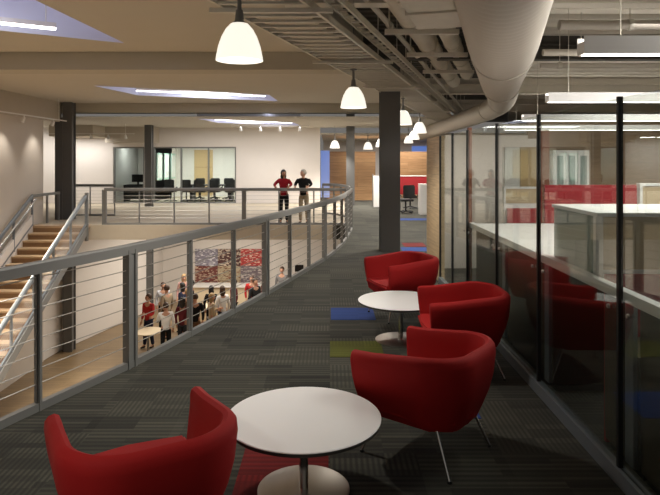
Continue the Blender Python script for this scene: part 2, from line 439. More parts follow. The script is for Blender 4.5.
# meeting-room fittings
dt = thing('flush_door', 'maple door in the back wall of the glazed meeting room', 'door')
bx('leaf', M['doorwood'], -7.0, -6.05, 30.94, 30.995, 0, 2.4, dt); bx('lower_panel_joint', M['riser'], -7.0, -6.05, 30.93, 30.94, 1.5, 1.52, dt); tube('handle', M['chrome'], [(-6.2, 30.9, .95), (-6.2, 30.9, 1.15)], .015, dt)
for k in range(3):
    y = 27.3+k*1.2
    t = thing('glass_board', ('nearest', 'middle', 'farthest')[k]+' green-edged glass board on the left wall of the meeting room', 'board')
    bx('frame', M['greenglass'], -7.895, -7.87, y, y+.85, .95, 2.2, t); bx('surface', M['white_gloss'], -7.87, -7.865, y+.08, y+.77, 1.03, 2.12, t)
ct = thing('conference_table', 'dark meeting table behind the glazed front', 'table', (-5.3, 28.0, 0))
bx('table_top', M['darkchair'], -1.4, 1.0, -.5, .5, .70, .74, ct)
for x in (-1.1, .7): bx('leg', M['darkchair'], x-.06, x+.06, -.35, .35, 0, .70, ct)
def office_chair():
    t = thing('office_chair', 'c', 'chair')
    bm = B(); box(bm, -.24, .24, -.22, .24, .42, .50); bmesh.ops.bevel(bm, geom=bm.edges[:], offset=.03, segments=2, affect='EDGES'); obj('seat', bm, M['darkchair'], t, True)
    bm = B(); box(bm, -.23, .23, -.29, -.22, .54, 1.0); bmesh.ops.bevel(bm, geom=bm.edges[:], offset=.03, segments=2, affect='EDGES'); obj('backrest', bm, M['darkchair'], t, True)
    for s in (-1, 1):
        tube('armrest', M['darkchair'], [(s*.27, -.24, .62), (s*.27, .1, .66), (s*.27, .12, .46)], .02, t)
    tube('column', M['darkchair'], [(0, 0, .06), (0, 0, .43)], .03, t)
    bm = B()
    for k in range(5):
        a = 2*PI*k/5; sweep(bm, [(0, 0, .09), (.29*math.cos(a), .29*math.sin(a), .035)], rect(.04, .04))
    obj('base', bm, M['darkchair'], t)
    return t
oc = office_chair(); spots = [(-7.2, 27.1, 0), (-6.5, 27.15, 6), (-5.85, 27.1, -5), (-5.2, 27.15, 0), (-4.5, 27.1, 8), (-6.3, 28.9, 180), (-5.6, 28.95, 176), (-4.9, 28.9, 184)]
labs = ['dark office chair at the left end of the meeting table near the green boards', 'second dark office chair along the front of the meeting table', 'third dark office chair along the front of the meeting table', 'fourth dark office chair along the front of the meeting table', 'dark office chair at the right end of the front row by the white wall', 'dark office chair on the far side of the meeting table before the maple door', 'dark office chair in the middle of the far side of the meeting table', 'dark office chair on the far side of the meeting table at its right end']
for (x, y, a), l in zip(spots, labs):
    if oc['label'] == 'c': oc.location = (x, y, 0); oc.rotation_euler = (0, 0, R(a)); oc['label'] = l; oc['group'] = 'office chairs in the meeting room'
    else: dup(oc, (x, y, 0), R(a), l)
dk = thing('desk', 'dark desk behind the glass of the narrow office', 'desk', (-8.7, 27.4, 0))
bx('desk_top', M['darkchair'], -.6, .55, -.4, .4, .72, .76, dk); bx('front_panel', M['darkchair'], -.6, .55, -.38, -.34, .1, .72, dk)
for x in (-.57, .52): bx('leg', M['darkchair'], x-.03, x+.03, -.38, .38, 0, .72, dk)
dup(oc, (-8.5, 28.2, 0), R(190), 'dark office chair behind the desk in the narrow glazed office', 'office chairs in the narrow office')
mo = thing('monitor', 'dark monitor standing on the desk in the narrow office', 'monitor', (-8.75, 27.35, .76))
bx('screen', M['screen'], -.28, .28, -.02, .02, .12, .46, mo); bx('stand', M['screen'], -.03, .03, -.02, .03, .01, .14, mo); bx('foot', M['screen'], -.12, .12, -.08, .08, 0, .012, mo)

# columns
def column(n, x, y, w, z0, z1):
    bm = B(); box(bm, x-w/2, x+w/2, y-w/2, y-w/2+.03, z0, z1); box(bm, x-w/2, x+w/2, y+w/2-.03, y+w/2, z0, z1); box(bm, x-w/2+.04, x+w/2-.04, y-w/2+.03, y+w/2-.03, z0, z1)
    struct(obj('column_%d' % n, bm, M['column']))
column(1, -8.28, 19.05, .30, LOW, ZC); column(2, -7.24, 24, .28, LOW, ZF); column(3, 1.235, 12.46, .40, 0, 4.1); column(4, .85, 25, .34, 0, 4.1)
struct(bx('column_cladding', M['column'], -8.66, -8.42, 18.88, 19.18, 0, 3.2))

# far end of the walkway
t = thing('timber_pod', 'horizontal timber board pod at the far end of the walkway behind the columns', 'wooden enclosure')
bx('front', M['woodwall'], -.15, 2.12, 28.0, 28.1, 0, 2.25, t); bx('side', M['woodwall'], 2.02, 2.12, 28.1, 31, 0, 2.25, t); bx('end_side', M['woodwall'], -.15, -.05, 28.1, 31, 0, 2.25, t); bx('cap', M['riser'], -.17, 2.14, 27.98, 31, 2.25, 2.28, t)
struct(bx('wall_far', M['white'], -.4, 14, 35.9, 36, 0, 3.0))
struct(bx('window_1', M['bluewin'], -.42, -.02, 26.9, 26.95, .2, 2.3)); struct(bx('window_2', M['bluewin'], 4.9, 7.2, 35.84, 35.88, 1.4, 2.7))
struct(bx('wall_far_timber', M['woodwall'], 2.6, 5.2, 30.0, 30.1, 0, 2.3))
t = thing('workstation_screen', 'tall bright red workstation screen behind the dark grey column', 'office screen')
bx('panel', M['redpanel'], 2.55, 4.15, 22.0, 22.06, .62, 1.28, t); bx('top_trim', M['white_gloss'], 2.55, 4.15, 21.99, 22.07, 1.28, 1.31, t); bx('foot_post', M['steel_l'], 2.55, 2.6, 22, 22.06, 0, .62, t); bx('foot_post', M['steel_l'], 4.1, 4.15, 22, 22.06, 0, .62, t)
dup(oc, (2.68, 21.25, 0), R(20), 'dark office chair in front of the tall red screen beyond the column', 'office chairs beyond the column')
dup(oc, (3.1, 23.2, 0), R(190), 'dark office chair tucked behind the tall red screen', 'office chairs beyond the column')
for k, (x, y, h, l) in enumerate(((3.35, 20.6, 1.05, 'white storage pedestal beside the dark chairs beyond the column'), (3.75, 19.6, .95, 'grey storage pedestal next to the timber wall end'))):
    t = thing('storage_cabinet', l, 'cabinet', (x, y, 0))
    bx('body', M['white_gloss'] if k == 0 else M['alu'], -.25, .25, 0, .5, 0, h, t)
    for j in range(3): bx('drawer', M['white_gloss'] if k == 0 else M['alu'], -.23, .23, -.02, 0, .06+j*h*.31, .03+(j+1)*h*.31, t)
t = thing('glass_screen', 'slim white-framed screen standing just left of the dark grey column', 'office screen', (1.78, 24, 0))
bx('panel', M['white_gloss'], -.04, .22, 0, .05, 0, 1.25, t); bx('frame', M['steel_l'], -.08, -.04, -.01, .06, 0, 1.3, t)

# ------------------------------------------------------------------ guardrails
def railing(name, label, cat_pts, step, double_every, n_cables=8, H=1.07, posts_m=None, postw=.055, curb=True, both_ends=True, stair=False, offset=0, cable_r=.0045):
    t = thing(name, label, 'railing')
    pts = arc_resample(cat_pts, step=.22)
    up = Vector((0, 0, 1))
    bm = B(); sweep(bm, [p+up*(H-.045) for p in pts], [(-.03, -.045), (.03, -.045), (.03, .03), (.022, .045), (-.022, .045), (-.03, .03)]); obj('top_rail', bm, posts_m or M['steel'], t)
    if stair: bm = B(); sweep(bm, [p+up*.06 for p in pts], rect(.045, .05)); obj('bottom_rail', bm, posts_m or M['steel'], t)
    if curb: bm = B(); sweep(bm, [p+up*.03 for p in pts], rect(.05, .06)); obj('curb', bm, M['steel'], t)
    q = arc_resample(cat_pts, step=step); m = len(q)
    for i, p in enumerate(q):
        d = (q[min(i+1, m-1)]-q[max(i-1, 0)]); d.z = 0; d.normalize(); a = math.atan2(d.y, d.x)
        mt = Matrix.Translation(p) @ Matrix.Rotation(a, 4, 'Z')
        dbl = double_every and (i+offset) % double_every == 0
        bm = B()
        if dbl:
            for s in (-1, 1): box(bm, s*.045-.016, s*.045+.016, -.035, .035, 0, H-.05)
            box(bm, -.03, .03, -.02, .02, 0, H-.08)
        else: box(bm, -.011, .011, -.03, .03, 0, H-.05); box(bm, -.02, .02, -.008, .008, 0, H-.05)
        bmesh.ops.transform(bm, matrix=mt, verts=bm.verts)
        obj('post', bm, posts_m or M['steel'], t)
    for k in range(n_cables):
        z = .2+(H-.32)*k/(n_cables-1)
        bm = B(); sweep(bm, [p+up*z for p in pts], circ(cable_r, 5)); obj('cable', bm, M['cable'], t, True)
    return t
def march(pts, y0, back, fwd, step):
    d = arc_resample(pts, step=.01); k = min(range(len(d)), key=lambda i: abs(d[i].y-y0)); n = round(step/.01)
    return d[max(0, k-back*n):min(len(d), k+fwd*n+1)]
near_line = march([Vector((p.x+.03, p.y, 0)) for p in edge], 5.44, 4, 11, 1.01)
railing('guardrail', 'grey steel cable railing curving along the carpeted walkway above the void', near_line, 1.01, 3, 8, H=1.12, offset=2)
# the bridge guardrail with its rounded end joining the walkway
loop = [Vector((-6.55, 17.42, 0)), Vector((-2.5, 17.42, 0)), Vector((.05, 17.42, 0))]+[Vector((x, y, 0)) for x, y in ((.3, 17.38), (.48, 17.22))]
railing('guardrail', 'grey cable railing on the far bridge where the two people lean', loop, 1.02, 4, 8)
arc = [Vector((-.25, 21.0, 0)), Vector((.15, 20.6, 0)), Vector((.45, 19.9, 0)), Vector((.58, 19.0, 0)), Vector((.60, 18.0, 0))]
railing('guardrail', 'short curved grey railing behind the end of the bridge railing', catmull(arc, 4), .55, 0, 8)
railing('guardrail', 'grey railing at the back of the stair landing beside the dark column', [Vector((-8.9, 20.2, 0)), Vector((-7.25, 20.2, 0))], .8, 0, 8)

# ------------------------------------------------------------------ staircase
NT, RISE, RUN, YT = 24, .1668, .29, 17.0
SX0, SX1 = -8.42, -6.92
st = thing('staircase', 'open timber staircase with pale treads descending to the lower floor at the left', 'staircase')
bx('landing', M['tread'], SX0, SX1, 17.0, 17.45, -.05, .012, st)
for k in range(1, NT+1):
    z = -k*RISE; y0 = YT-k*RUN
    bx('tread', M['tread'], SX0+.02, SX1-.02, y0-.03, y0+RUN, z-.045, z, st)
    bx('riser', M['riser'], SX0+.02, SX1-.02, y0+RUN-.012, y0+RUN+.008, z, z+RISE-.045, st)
sl = [(YT+.25, .02), (YT-NT*RUN, -NT*RISE)]
def inclined(x0, x1, dz0, dz1, y0=YT, y1=YT-NT*RUN):
    bm = B(); za = 0; zb = -NT*RISE
    vs = [bm.verts.new(v) for x in (x0, x1) for v in ((x, y0, za+dz0), (x, y0, za+dz1), (x, y1, zb+dz1), (x, y1, zb+dz0))]
    bm.faces.new(vs[:4]); bm.faces.new(vs[4:][::-1])
    for i in range(4): bm.faces.new((vs[i], vs[(i+1) % 4], vs[4+(i+1) % 4], vs[4+i]))
    return bm
obj('stringer', inclined(SX1-.02, SX1+.03, -.26, -.02), M['steel'], st)
obj('stringer', inclined(SX0-.10, SX0, -.35, .34), M['white'], st)
a, b = Vector((SX1, YT+.1, 0)), Vector((SX1, YT-NT*RUN, -NT*RISE+.0))
def stair_rail(label, x):
    t = railing('stair_railing', label, [Vector((x, YT, .0)), Vector((x, YT-NT*RUN, -NT*RISE))], 1.15, 0, 9, H=.90, curb=False, stair=True, posts_m=M['alu'])
    return t
sr = stair_rail('steel cable railing on the open right side of the timber staircase', SX1+.0)
tube('handrail', M['steel_l'], [(SX1-.07, YT+.05, .86), (SX1-.07, YT-NT*RUN, -NT*RISE+.82)], .024, sr)
bx('newel_post', M['steel'], SX1-.04, SX1+.04, YT+.02, YT+.1, -.42, .95, sr)
sr2 = stair_rail('grey cable railing on the wall side of the timber staircase', SX0-.02)
tube('handrail', M['steel_l'], [(SX0+.08, YT, .78), (SX0+.08, YT-.3, .74-.172), (SX0+.08, YT-NT*RUN, -NT*RISE+.72)], .022, sr2)
bar('landing_rail', M['steel'], [(SX0-.02, YT, .86), (SX0-.02, 18.7, .86)], .06, .08, sr2)
for y in (17.9, 18.65): bx('landing_post', M['steel'], SX0-.045, SX0+.005, y-.03, y+.03, 0, .84, sr2)

# ------------------------------------------------------------------ lounge chairs
def chair_path(n=12):
    """plan of the tub shell, centre line, from left arm tip round the back to the right arm tip"""
    hw, fy, by, r = .35, .30, -.385, .24
    pts = [(-hw, fy), (-hw, .15), (-hw, .03)]
    for k in range(n+1):
        a = PI+PI/2*k/n; pts.append((-hw+r+r*math.cos(a), by+r+r*math.sin(a)))
    pts.append((0, by))
    for k in range(n+1):
        a = 1.5*PI+PI/2*k/n; pts.append((hw-r+r*math.cos(a), by+r+r*math.sin(a)))
    pts += [(hw, .03), (hw, .15), (hw, fy)]
    return pts
def lounge_chair():
    t = thing('lounge_chair', 'c', 'chair')
    pts = chair_path(); n = len(pts)
    bm = B(); rings = []
    # cross-section: (offset outward, height); outward tapers in towards the bottom
    cs = [(-.035, .30), (-.045, .36), (-.040, .48), (-.035, .60), (-.036, .645), (-.026, .672), (-.004, .683), (.020, .676), (.036, .655), (.040, .62), (.038, .52), (.022, .44), (-.005, .37), (-.03, .31)]
    for i, (x, y) in enumerate(pts):
        tx = pts[min(i+1, n-1)][0]-pts[max(i-1, 0)][0]; ty = pts[min(i+1, n-1)][1]-pts[max(i-1, 0)][1]
        l = math.hypot(tx, ty); ox, oy = -(-ty/l), -(tx/l)     # outward (right of travel is inward)
        ox, oy = (ty/l), (-tx/l)
        if x*ox+y*oy < 0: ox, oy = -ox, -oy
        back = max(0, -y/.385)
        ring = []
        for o_, z in cs:
            low = max(0, (.60-z)/.30)
            sh = 1-.10*low
            drop = -.05*low*back + .038*min(1, max(0, (z-.40)/.25))*(lambda q: q*q*(3-2*q))(min(1, max(0, (.22-y)/.50)))                     # the shell reaches lower at the back
            ring.append(bm.verts.new(((x+ox*o_)*sh, (y+oy*o_)*sh, z+drop-.012*max(0, y)*3)))
        rings.append(ring)
    m = len(cs)
    for a_, b_ in zip(rings, rings[1:]):
        for j in range(m): bm.faces.new((a_[j], a_[(j+1) % m], b_[(j+1) % m], b_[j]))
    # rounded arm ends: an extra, smaller ring before closing
    for ring, sgn in ((rings[0], 1), (rings[-1], 1)):
        c = sum((v.co for v in ring), Vector())/m
        r2 = [bm.verts.new((c.x+(v.co.x-c.x)*.72, v.co.y+.018, c.z+(v.co.z-c.z)*.95)) for v in ring]
        for j in range(m): bm.faces.new((ring[j], ring[(j+1) % m], r2[(j+1) % m], r2[j]))
        bm.faces.new(r2)
    obj('shell', bm, M['red'], t, True)
    # upholstered seat base narrowing downwards
    bm = B()
    def outline(s, z, dy=0):
        o = [(-.312, .305), (-.312, -.20), (-.21, -.345), (0, -.375), (.21, -.345), (.312, -.20), (.312, .305), (0, .32)]
        return [bm.verts.new((x*s, y*s+dy, z)) for x, y in o]
    ls = [outline(.80, .245, -.015), outline(.93, .30), outline(.95, .385), outline(.88, .40)]
    for a_, b_ in zip(ls, ls[1:]):
        for j in range(8): bm.faces.new((a_[j], a_[(j+1) % 8], b_[(j+1) % 8], b_[j]))
    bm.faces.new(ls[0][::-1]); bm.faces.new(ls[-1])
    obj('seat_base', bm, M['red'], t)
    bm = B(); c = [(-.292, .325), (-.292, -.18), (-.20, -.30), (0, -.335), (.20, -.30), (.292, -.18), (.292, .325), (0, .34)]
    prism(bm, c, .37, .425); bmesh.ops.bevel(bm, geom=[e for e in bm.edges if abs(e.verts[0].co.z-e.verts[1].co.z) < .01], offset=.02, segments=3, affect='EDGES')
    obj('seat_cushion', bm, M['red'], t, True)
    for sx in (-1, 1):
        for fy, gy in ((.24, .29), (-.24, -.33)):
            l = tube('leg', M['chrome'], [(sx*.23, fy*.9, .27), (sx*.285, gy, .012)], .0095, t, 10)
            bm = B(); lathe(bm, [(0, 0), (.013, 0), (.013, .014), (0, .014)], 12, sx*.285, gy); obj('foot_glide', bm, M['black'], l)
    return t
lc = lounge_chair()
lc['group'] = 'red lounge chairs along the walkway'
cspots = [((-.865, 2.77, 0), 30, 'red tub armchair nearest the camera, turned with its back to us'),
          ((.61, 3.915, 0), 52, 'red tub armchair on chrome legs right of the near round white table'),
          ((1.16, 5.41, 0), 90, 'red tub armchair by the glass wall, its arm overlapping the far white table'),
          ((.85, 7.24, .004), 72+38, 'red tub armchair behind the far round white table, nearest the grey column')]
for i, (l, a_, lab) in enumerate(cspots):
    if i == 0: lc.location = l; lc.rotation_euler = (0, 0, R(a_)); lc['label'] = lab
    else: dup(lc, l, R(a_), lab)

def round_table():
    t = thing('coffee_table', 'c', 'table')
    bm = B(); lathe(bm, [(0, .4125), (.438, .4125), (.442, .4145), (.438, .418), (0, .418)], 72); obj('table_top', bm, M['table'], t, True)
    bm = B(); lathe(bm, [(0, .388), (.420, .388), (.440, .396), (.440, .4125), (0, .4125)], 72); obj('top_edge', bm, M['edge'], t, True)
    bm = B(); lathe(bm, [(.026, .01), (.026, .385)], 24); lathe(bm, [(0, .385), (.09, .385), (.09, .380), (0, .380)], 24); obj('pole', bm, M['chrome'], t, True)
    bm = B(); lathe(bm, [(0, 0), (.262, 0), (.262, .006), (.25, .011), (.04, .014), (0, .014)], 64); obj('base', bm, M['satin'], t, True)
    return t
rt = round_table(); rt.location = (-.15, 3.42, 0.004); rt['label'] = 'large round white low table on a chrome pedestal in the foreground'; rt['group'] = 'round white tables on the walkway'
dup(rt, (.735, 6.26, .004), R(40), 'round white low table farther along the walkway, half hidden by red chairs')

# ------------------------------------------------------------------ glass partition at the right
GX = 1.69
gp = thing('glass_partition', 'frameless clear glass partition with thin black joints along the right side of the walkway', 'glass partition')
ys = [.9, 2.2, 3.5, 4.86, 6.08, 7.38, 8.28, 9.2]
for i, (a_, b_) in enumerate(zip(ys, ys[1:])):
    bx('pane', M['glass'], GX-.006, GX+.006, a_+.012, b_-.012, .09, 2.24, gp)
for y in ys:
    bx('joint_post', M['black'], GX-.014, GX+.014, y-.013, y+.013, .0, 2.25, gp)
bx('base_rail', M['alu'], GX-.03, GX+.03, .9, 9.2, 0, .09, gp)
lr = bx('rail', M['white_gloss'], GX+.03, GX+.09, .9, 7.4, 1.05, 1.11, gp)
for y in ys[1:6]:
    for d in (-.12, .12):
        bm = B(); lathe(bm, [(0, 0), (.014, 0), (.014, .01), (.010, .014), (0, .014)], 14)
        bmesh.ops.transform(bm, matrix=Matrix.Translation((GX-.006, y+d, 1.0)) @ Matrix.Rotation(-PI/2, 4, 'Y'), verts=bm.verts); obj('clamp', bm, M['steel_l'], gp, True)
# cabinets behind the lower part of the glass
for i, (a_, b_) in enumerate(zip(ys[:5], ys[1:6])):
    labs_ = ['low dark cabinet behind the glass nearest the camera, mostly out of frame', 'low dark cabinet behind the nearest glass pane at the bottom right edge', 'low dark cabinet behind the glass beside the near red chair', 'low dark cabinet behind the glass next to the middle red chair', 'low dark cabinet farthest along the glass, under the white ledge end']
    if i == 0: continue          # wholly outside the frame
    c = thing('low_cabinet', labs_[i], 'cabinet', (0, 0, 0), 0, 'low cabinets along the glass')
    zt_ = .72 if i < 3 else 1.05; b2_ = 3.95 if i == 2 else b_
    bx('body', M['olive'], GX+.12, GX+.75, a_+.01, b2_-.01, .06, zt_, c)
    bx('plinth', M['black'], GX+.15, GX+.72, a_+.02, b2_-.02, 0, .06, c)
    bx('stile', M['alu'], GX+.094, GX+.12, a_+.03, a_+.13, .06, 1.05, c)
    bx('back_panel', M['olive'], GX+.10, GX+.12, a_+.15, b2_-.04, .12, 1.04, c)
tag(bx('worktop', M['white_gloss'], GX+.095, 2.95, 4.03, 7.38, 1.052, 1.10, bev=.006), 'long white ledge running behind the glass partition', 'worktop')
hb = thing('storage_hutch', 'white-edged hutch with tan front and frosted glass side standing on the white ledge', 'office hutch')
H0, H1 = 4.04, 4.84
bx('side_screen', M['frost'], 1.80, 1.82, H0+.04, H1-.02, 1.102, 1.50, hb); bx('screen_frame', M['white_gloss'], 1.79, 1.84, H0, H0+.04, 1.102, 1.50, hb)
bx('top', M['white_gloss'], 1.79, 4.2, H0-.02, H1, 1.50, 1.525, hb)
bx('front_panel', M['tan'], 1.84, 4.2, H0+.01, H0+.04, 1.14, 1.50, hb); bx('trim', M['white_gloss'], 1.84, 4.2, H0, H0+.04, 1.115, 1.14, hb)
bx('back_panel', M['tan'], 1.82, 4.2, H1-.05, H1-.02, 1.102, 1.50, hb); bx('kick_panel', M['redpanel'], 1.84, 4.2, H0-.04, H0-.012, 0, 1.115, hb)

def wstation(x0, x1, y, z0, z1, m, label, fr=True):
    t = thing('workstation_screen', label, 'office screen')
    bx('panel', m, x0+.03, x1-.03, y, y+.05, z0, z1-.03, t)
    if fr:
        bx('top_trim', M['white_gloss'], x0, x1, y-.01, y+.07, z1-.03, z1, t)
        bx('side_trim', M['white_gloss'], x0, x0+.03, y-.01, y+.06, 0, z1-.03, t); bx('side_trim', M['white_gloss'], x1-.03, x1, y-.01, y+.06, 0, z1-.03, t)
    bx('base_panel', M['white_gloss'], x0+.03, x1-.03, y+.005, y+.045, 0, z0, t)
    return t
wstation(2.80, 4.15, 7.9, 1.03, 1.58, M['redpanel'], 'wide bright red workstation panel behind the frosted hutch', False)
wstation(2.72, 2.80, 7.86, .5, 1.55, M['redpanel'], 'narrow red end panel at the left of the wide red panel', False)
wstation(3.56, 5.2, 6.9, 1.25, 1.61, M['tan'], 'tan workstation panel with white frame at the right edge of the office')
wstation(2.72, 3.28, 9.4, 1.20, 1.46, M['tan'], 'tan workstation panel with white cap left of the red panels')
wstation(2.72, 3.28, 9.3, .90, 1.16, M['redpanel'], 'low red strip panel beneath the tan panel with white cap', False)
# office back walls
struct(bx('wall_office_back', M['walnut'], 5.6, 12, 17.0, 17.12, 0, 3.05))
struct(bx('wall_office_back_pale', M['white'], 3.3, 5.6, 17.0, 17.12, 0, 2.58))
struct(bx('wall_office_pale', M['white'], 1.75, 3.66, 10.42, 10.54, 0, 2.25))
struct(bx('wall_right', M['woodwall_y'], 1.68, 1.76, 9.22, 10.42, 0, 2.25))
struct(bx('wall_office_end', M['white'], 12, 12.1, -2, 36, 0, 4))
struct(bx('trim_post', M['redwood'], 1.705, 1.75, 7.40, 7.46, .0, 2.28)); struct(bx('trim_post_2', M['redwood'], 3.30, 3.46, 9.46, 9.55, 0, 2.35))
struct(bx('door_1', M['doorwood'], 3.30, 3.60, 10.39, 10.42, 0, 2.1)); struct(bx('door_2', M['white_gloss'], 3.03, 3.28, 10.39, 10.42, 0, 2.1))
bk = thing('bookcase', 'white glass-fronted bookcase against the brown veneer wall', 'bookcase', (6.2, 16.5, 0))
bx('body', M['white_gloss'], -.05, .95, .05, .44, 0, 2.15, bk)
for k in range(3):
    d = bx('door', M['white_gloss'], -.02+k*.32, .28+k*.32, 0, .05, .1, 2.1, bk); bx('pane', M['frost'], .04+k*.32, .22+k*.32, -.01, 0, 1.2, 2.0, d)
# linear pendants in the office
def lin(x0, x1, y, z, label, zc=4.0):
    t = thing('linear_pendant', label, 'light', (0, 0, 0), 0, 'linear pendants over the offices')
    bm = B()
    box(bm, x0, x1, y-.065, y+.065, z, z+.09); box(bm, x0, x1, y-.065, y-.058, z+.09, z+.13); box(bm, x0, x1, y+.058, y+.065, z+.09, z+.13); obj('housing', bm, M['white_gloss'], t)
    bx('diffuser', M['tube'], x0+.02, x1-.02, y-.035, y+.035, z-.005, z, t)
    bx('added_uplight', M['tube'], x0+.02, x1-.02, y-.05, y+.05, z+.09, z+.10, t)  # glowing top strip added to brighten the deck above
    for x in (x0+.3, x1-.3): tube('wire', M['galv'], [(x, y, z+.09), (x, y, zc)], .004, t, 5)
lin(1.88, 4.4, 4.5, 2.67, 'nearest white linear pendant above the glass at the top right')
lin(3.0, 6.6, 8.3, 2.68, 'second white linear pendant from the top right, over the red panels')
lin(3.85, 8.5, 12.0, 2.66, 'third white linear pendant, before the brown veneer wall')
lin(4.45, 9.5, 15.3, 2.64, 'farthest white linear pendant, closest to the brown veneer wall')

# ------------------------------------------------------------------ ceiling services
D = .295
def along(xo, y, z): return Vector((cx_edge(y)+xo, y, z))
ct_ = thing('cable_tray', 'long grey ladder cable tray hung along the edge of the pale ceiling', 'cable tray')
for xo in (-.06, .74): bar('side_rail', M['galv'], [along(xo, 2, 3.31), along(xo, 24, 3.31)], .03, .07, ct_)
y = 2.1; k = 0
while y < 24:
    if k < 95: bar('rung', M['galv'], [along(-.05, y, 3.29), along(.73, y, 3.29)], .05, .025, ct_)
    y += .235; k += 1
for i in range(8):
    y = 2.6+i*2.9
    for xo in (-.06, .74): tube('hanger_rod', M['galv'], [along(xo, y, 3.36), along(xo, y, 4.15)], .008, ct_, 6)
    bar('cross_strut', M['galv'], [along(-.18, y, 3.25), along(.95, y, 3.25)], .05, .04, ct_)
tr2 = thing('cable_tray', 'second narrower tray with a bright edge beside the ladder tray', 'cable tray')
for xo in (.82, .96): bar('side_rail', M['galv'], [along(xo, 2, 3.42), along(xo, 20, 3.42)], .02, .08, tr2)
for k in range(72): y = 2.1+k*.25; bar('rung', M['galv'], [along(.83, y, 3.40), along(.95, y, 3.40)], .03, .02, tr2)
for i in range(6):
    for xo in (.82, .96): tube('hanger_rod', M['galv'], [along(xo, 3+i*3.2, 3.45), along(xo, 3+i*3.2, 4.15)], .007, tr2, 6)
def pipe(name, m, xo, z, r, y0, y1, label, bands=True, cat='duct'):
    t = thing(name, label, cat)
    tube('run', m, [along(xo, y0, z), along(xo, y1, z)], r, t, 20)
    y = y0+.6
    while bands and y < y1:
        tube('coupling', m, [along(xo, y, z), along(xo, y+.08, z)], r+.012, t, 20); tube('hanger_rod', M['galv'], [along(xo, y, z+r), along(xo, y, 4.16)], .008, t, 6); y += 1.7
pipe('round_duct', M['pipe'], 1.30, 3.72, .15, 2, 14, 'fat lagged round duct nearest the cable trays')
pipe('round_duct', M['pipe'], 1.68, 3.74, .13, 2, 13, 'second lagged round duct, between the cable trays and the big white duct')
pipe('pipe_line', M['pipe'], 2.12, 3.70, .07, 2, 16, 'thin lagged pipe closest to the big white duct', cat='pipe')
pipe('pipe_line', M['galv'], 1.03, 3.62, .035, 2, 22, 'slim metal conduit above the trays', cat='pipe')
for i, (y, z) in enumerate(((7.3, 3.44), (8.9, 3.44), (10.6, 3.44))):
    t = thing('strut_hanger', ('nearest', 'middle', 'farthest')[i]+' metal strut crossing under the lagged ducts', 'support bar')
    bar('strut', M['galv'], [along(1.06, y, z), along(1.96, y, z)], .06, .06, t)
    for xo in (1.115, 1.49): tube('hanger_rod', M['galv'], [along(xo, y, z+.03), along(xo, y, 4.16)], .008, t, 6)
vb = thing('air_terminal_box', 'square grey metal air box between the lagged ducts and the big duct', 'air box', Vector((1.0, 5.75, 0)), R(-16))
bx('casing', M['galv'], -.26, .26, -.75, .75, 3.30, 3.54, vb, .006); bx('flange', M['galv'], -.28, .28, -.02, .02, 3.28, 3.55, vb); bx('access_panel', M['pipe'], -.2, .2, -.6, -.1, 3.288, 3.30, vb)
for d in (-.5, .5): tube('hanger_rod', M['galv'], [(.02, d, 3.54), (.02, d, 4.16)], .008, vb, 6)
# the big spiral duct
cl = catmull([(-.2, -.8, 3.33), (.55, 1.8, 3.33), (1.25, 4.3, 3.33), (2.16, 7.5, 3.29), (3.02, 10.6, 3.25), (3.72, 13.0, 3.2), (4.0, 14.8, 3.16), (4.05, 18, 3.1), (4.1, 28, 3.05)], 10)
def rad(y): return .41 if y < 7 else max(.25, .41-.022*(y-7))
dt_ = thing('spiral_duct', 'large pale spiral round duct running away overhead at the right', 'duct')
def taper(bm, pts, n=48, ridge=True):
    rings = []
    for i, p in enumerate(pts):
        t = (pts[min(i+1, len(pts)-1)]-pts[max(i-1, 0)]).normalized(); s = t.cross(Vector((0, 0, 1))).normalized(); u = s.cross(t)
        r = rad(p.y)+(.006 if ridge and i % 3 == 0 else 0)
        rings.append([bm.verts.new(p+s*r*math.cos(2*PI*k/n)+u*r*math.sin(2*PI*k/n)) for k in range(n)])
    for a_, b_ in zip(rings, rings[1:]):
        for k in range(n): bm.faces.new((a_[k], a_[(k+1) % n], b_[(k+1) % n], b_[k]))
fine = arc_resample(cl, step=.045)
bm = B(); taper(bm, fine); obj('duct_run', bm, M['duct'], dt_, True)
for yy in (2.2, 7.6, 10.7, 13.2, 15.2):
    i = min(range(len(fine)), key=lambda i: abs(fine[i].y-yy)); p = fine[i]; q = fine[i+2]
    tube('coupling', M['duct'], [p, q], rad(p.y)+.014, dt_, 48)
    tube('hanger_rod', M['galv'], [p+Vector((0, 0, rad(p.y))), Vector((p.x, p.y, 4.05))], .01, dt_, 6)
# cross ducts and conduits over the office
for i, (y, z, r) in enumerate(((8.6, 3.42, .05), (9.4, 3.36, .04), (7.2, 3.5, .06))):
    t = thing('pipe_line', ('long pale pipe crossing above the red panels', 'lower slim pale pipe crossing above the second pendant', 'dark-jointed pipe crossing above the nearest pendant')[i], 'pipe')
    tube('run', M['duct'], [({8.6: 3.05, 9.4: 3.3, 7.2: 2.75}[y], y, z), (12, y, z)], r, t, 12)
    for x in (3.6, 5.2, 7.0): tube('hanger_rod', M['galv'], [(x, y, z), (x, y, 4.05)], .006, t, 6); tube('coupling', M['galv'], [(x-.03, y, z), (x+.03, y, z)], r+.012, t, 12)

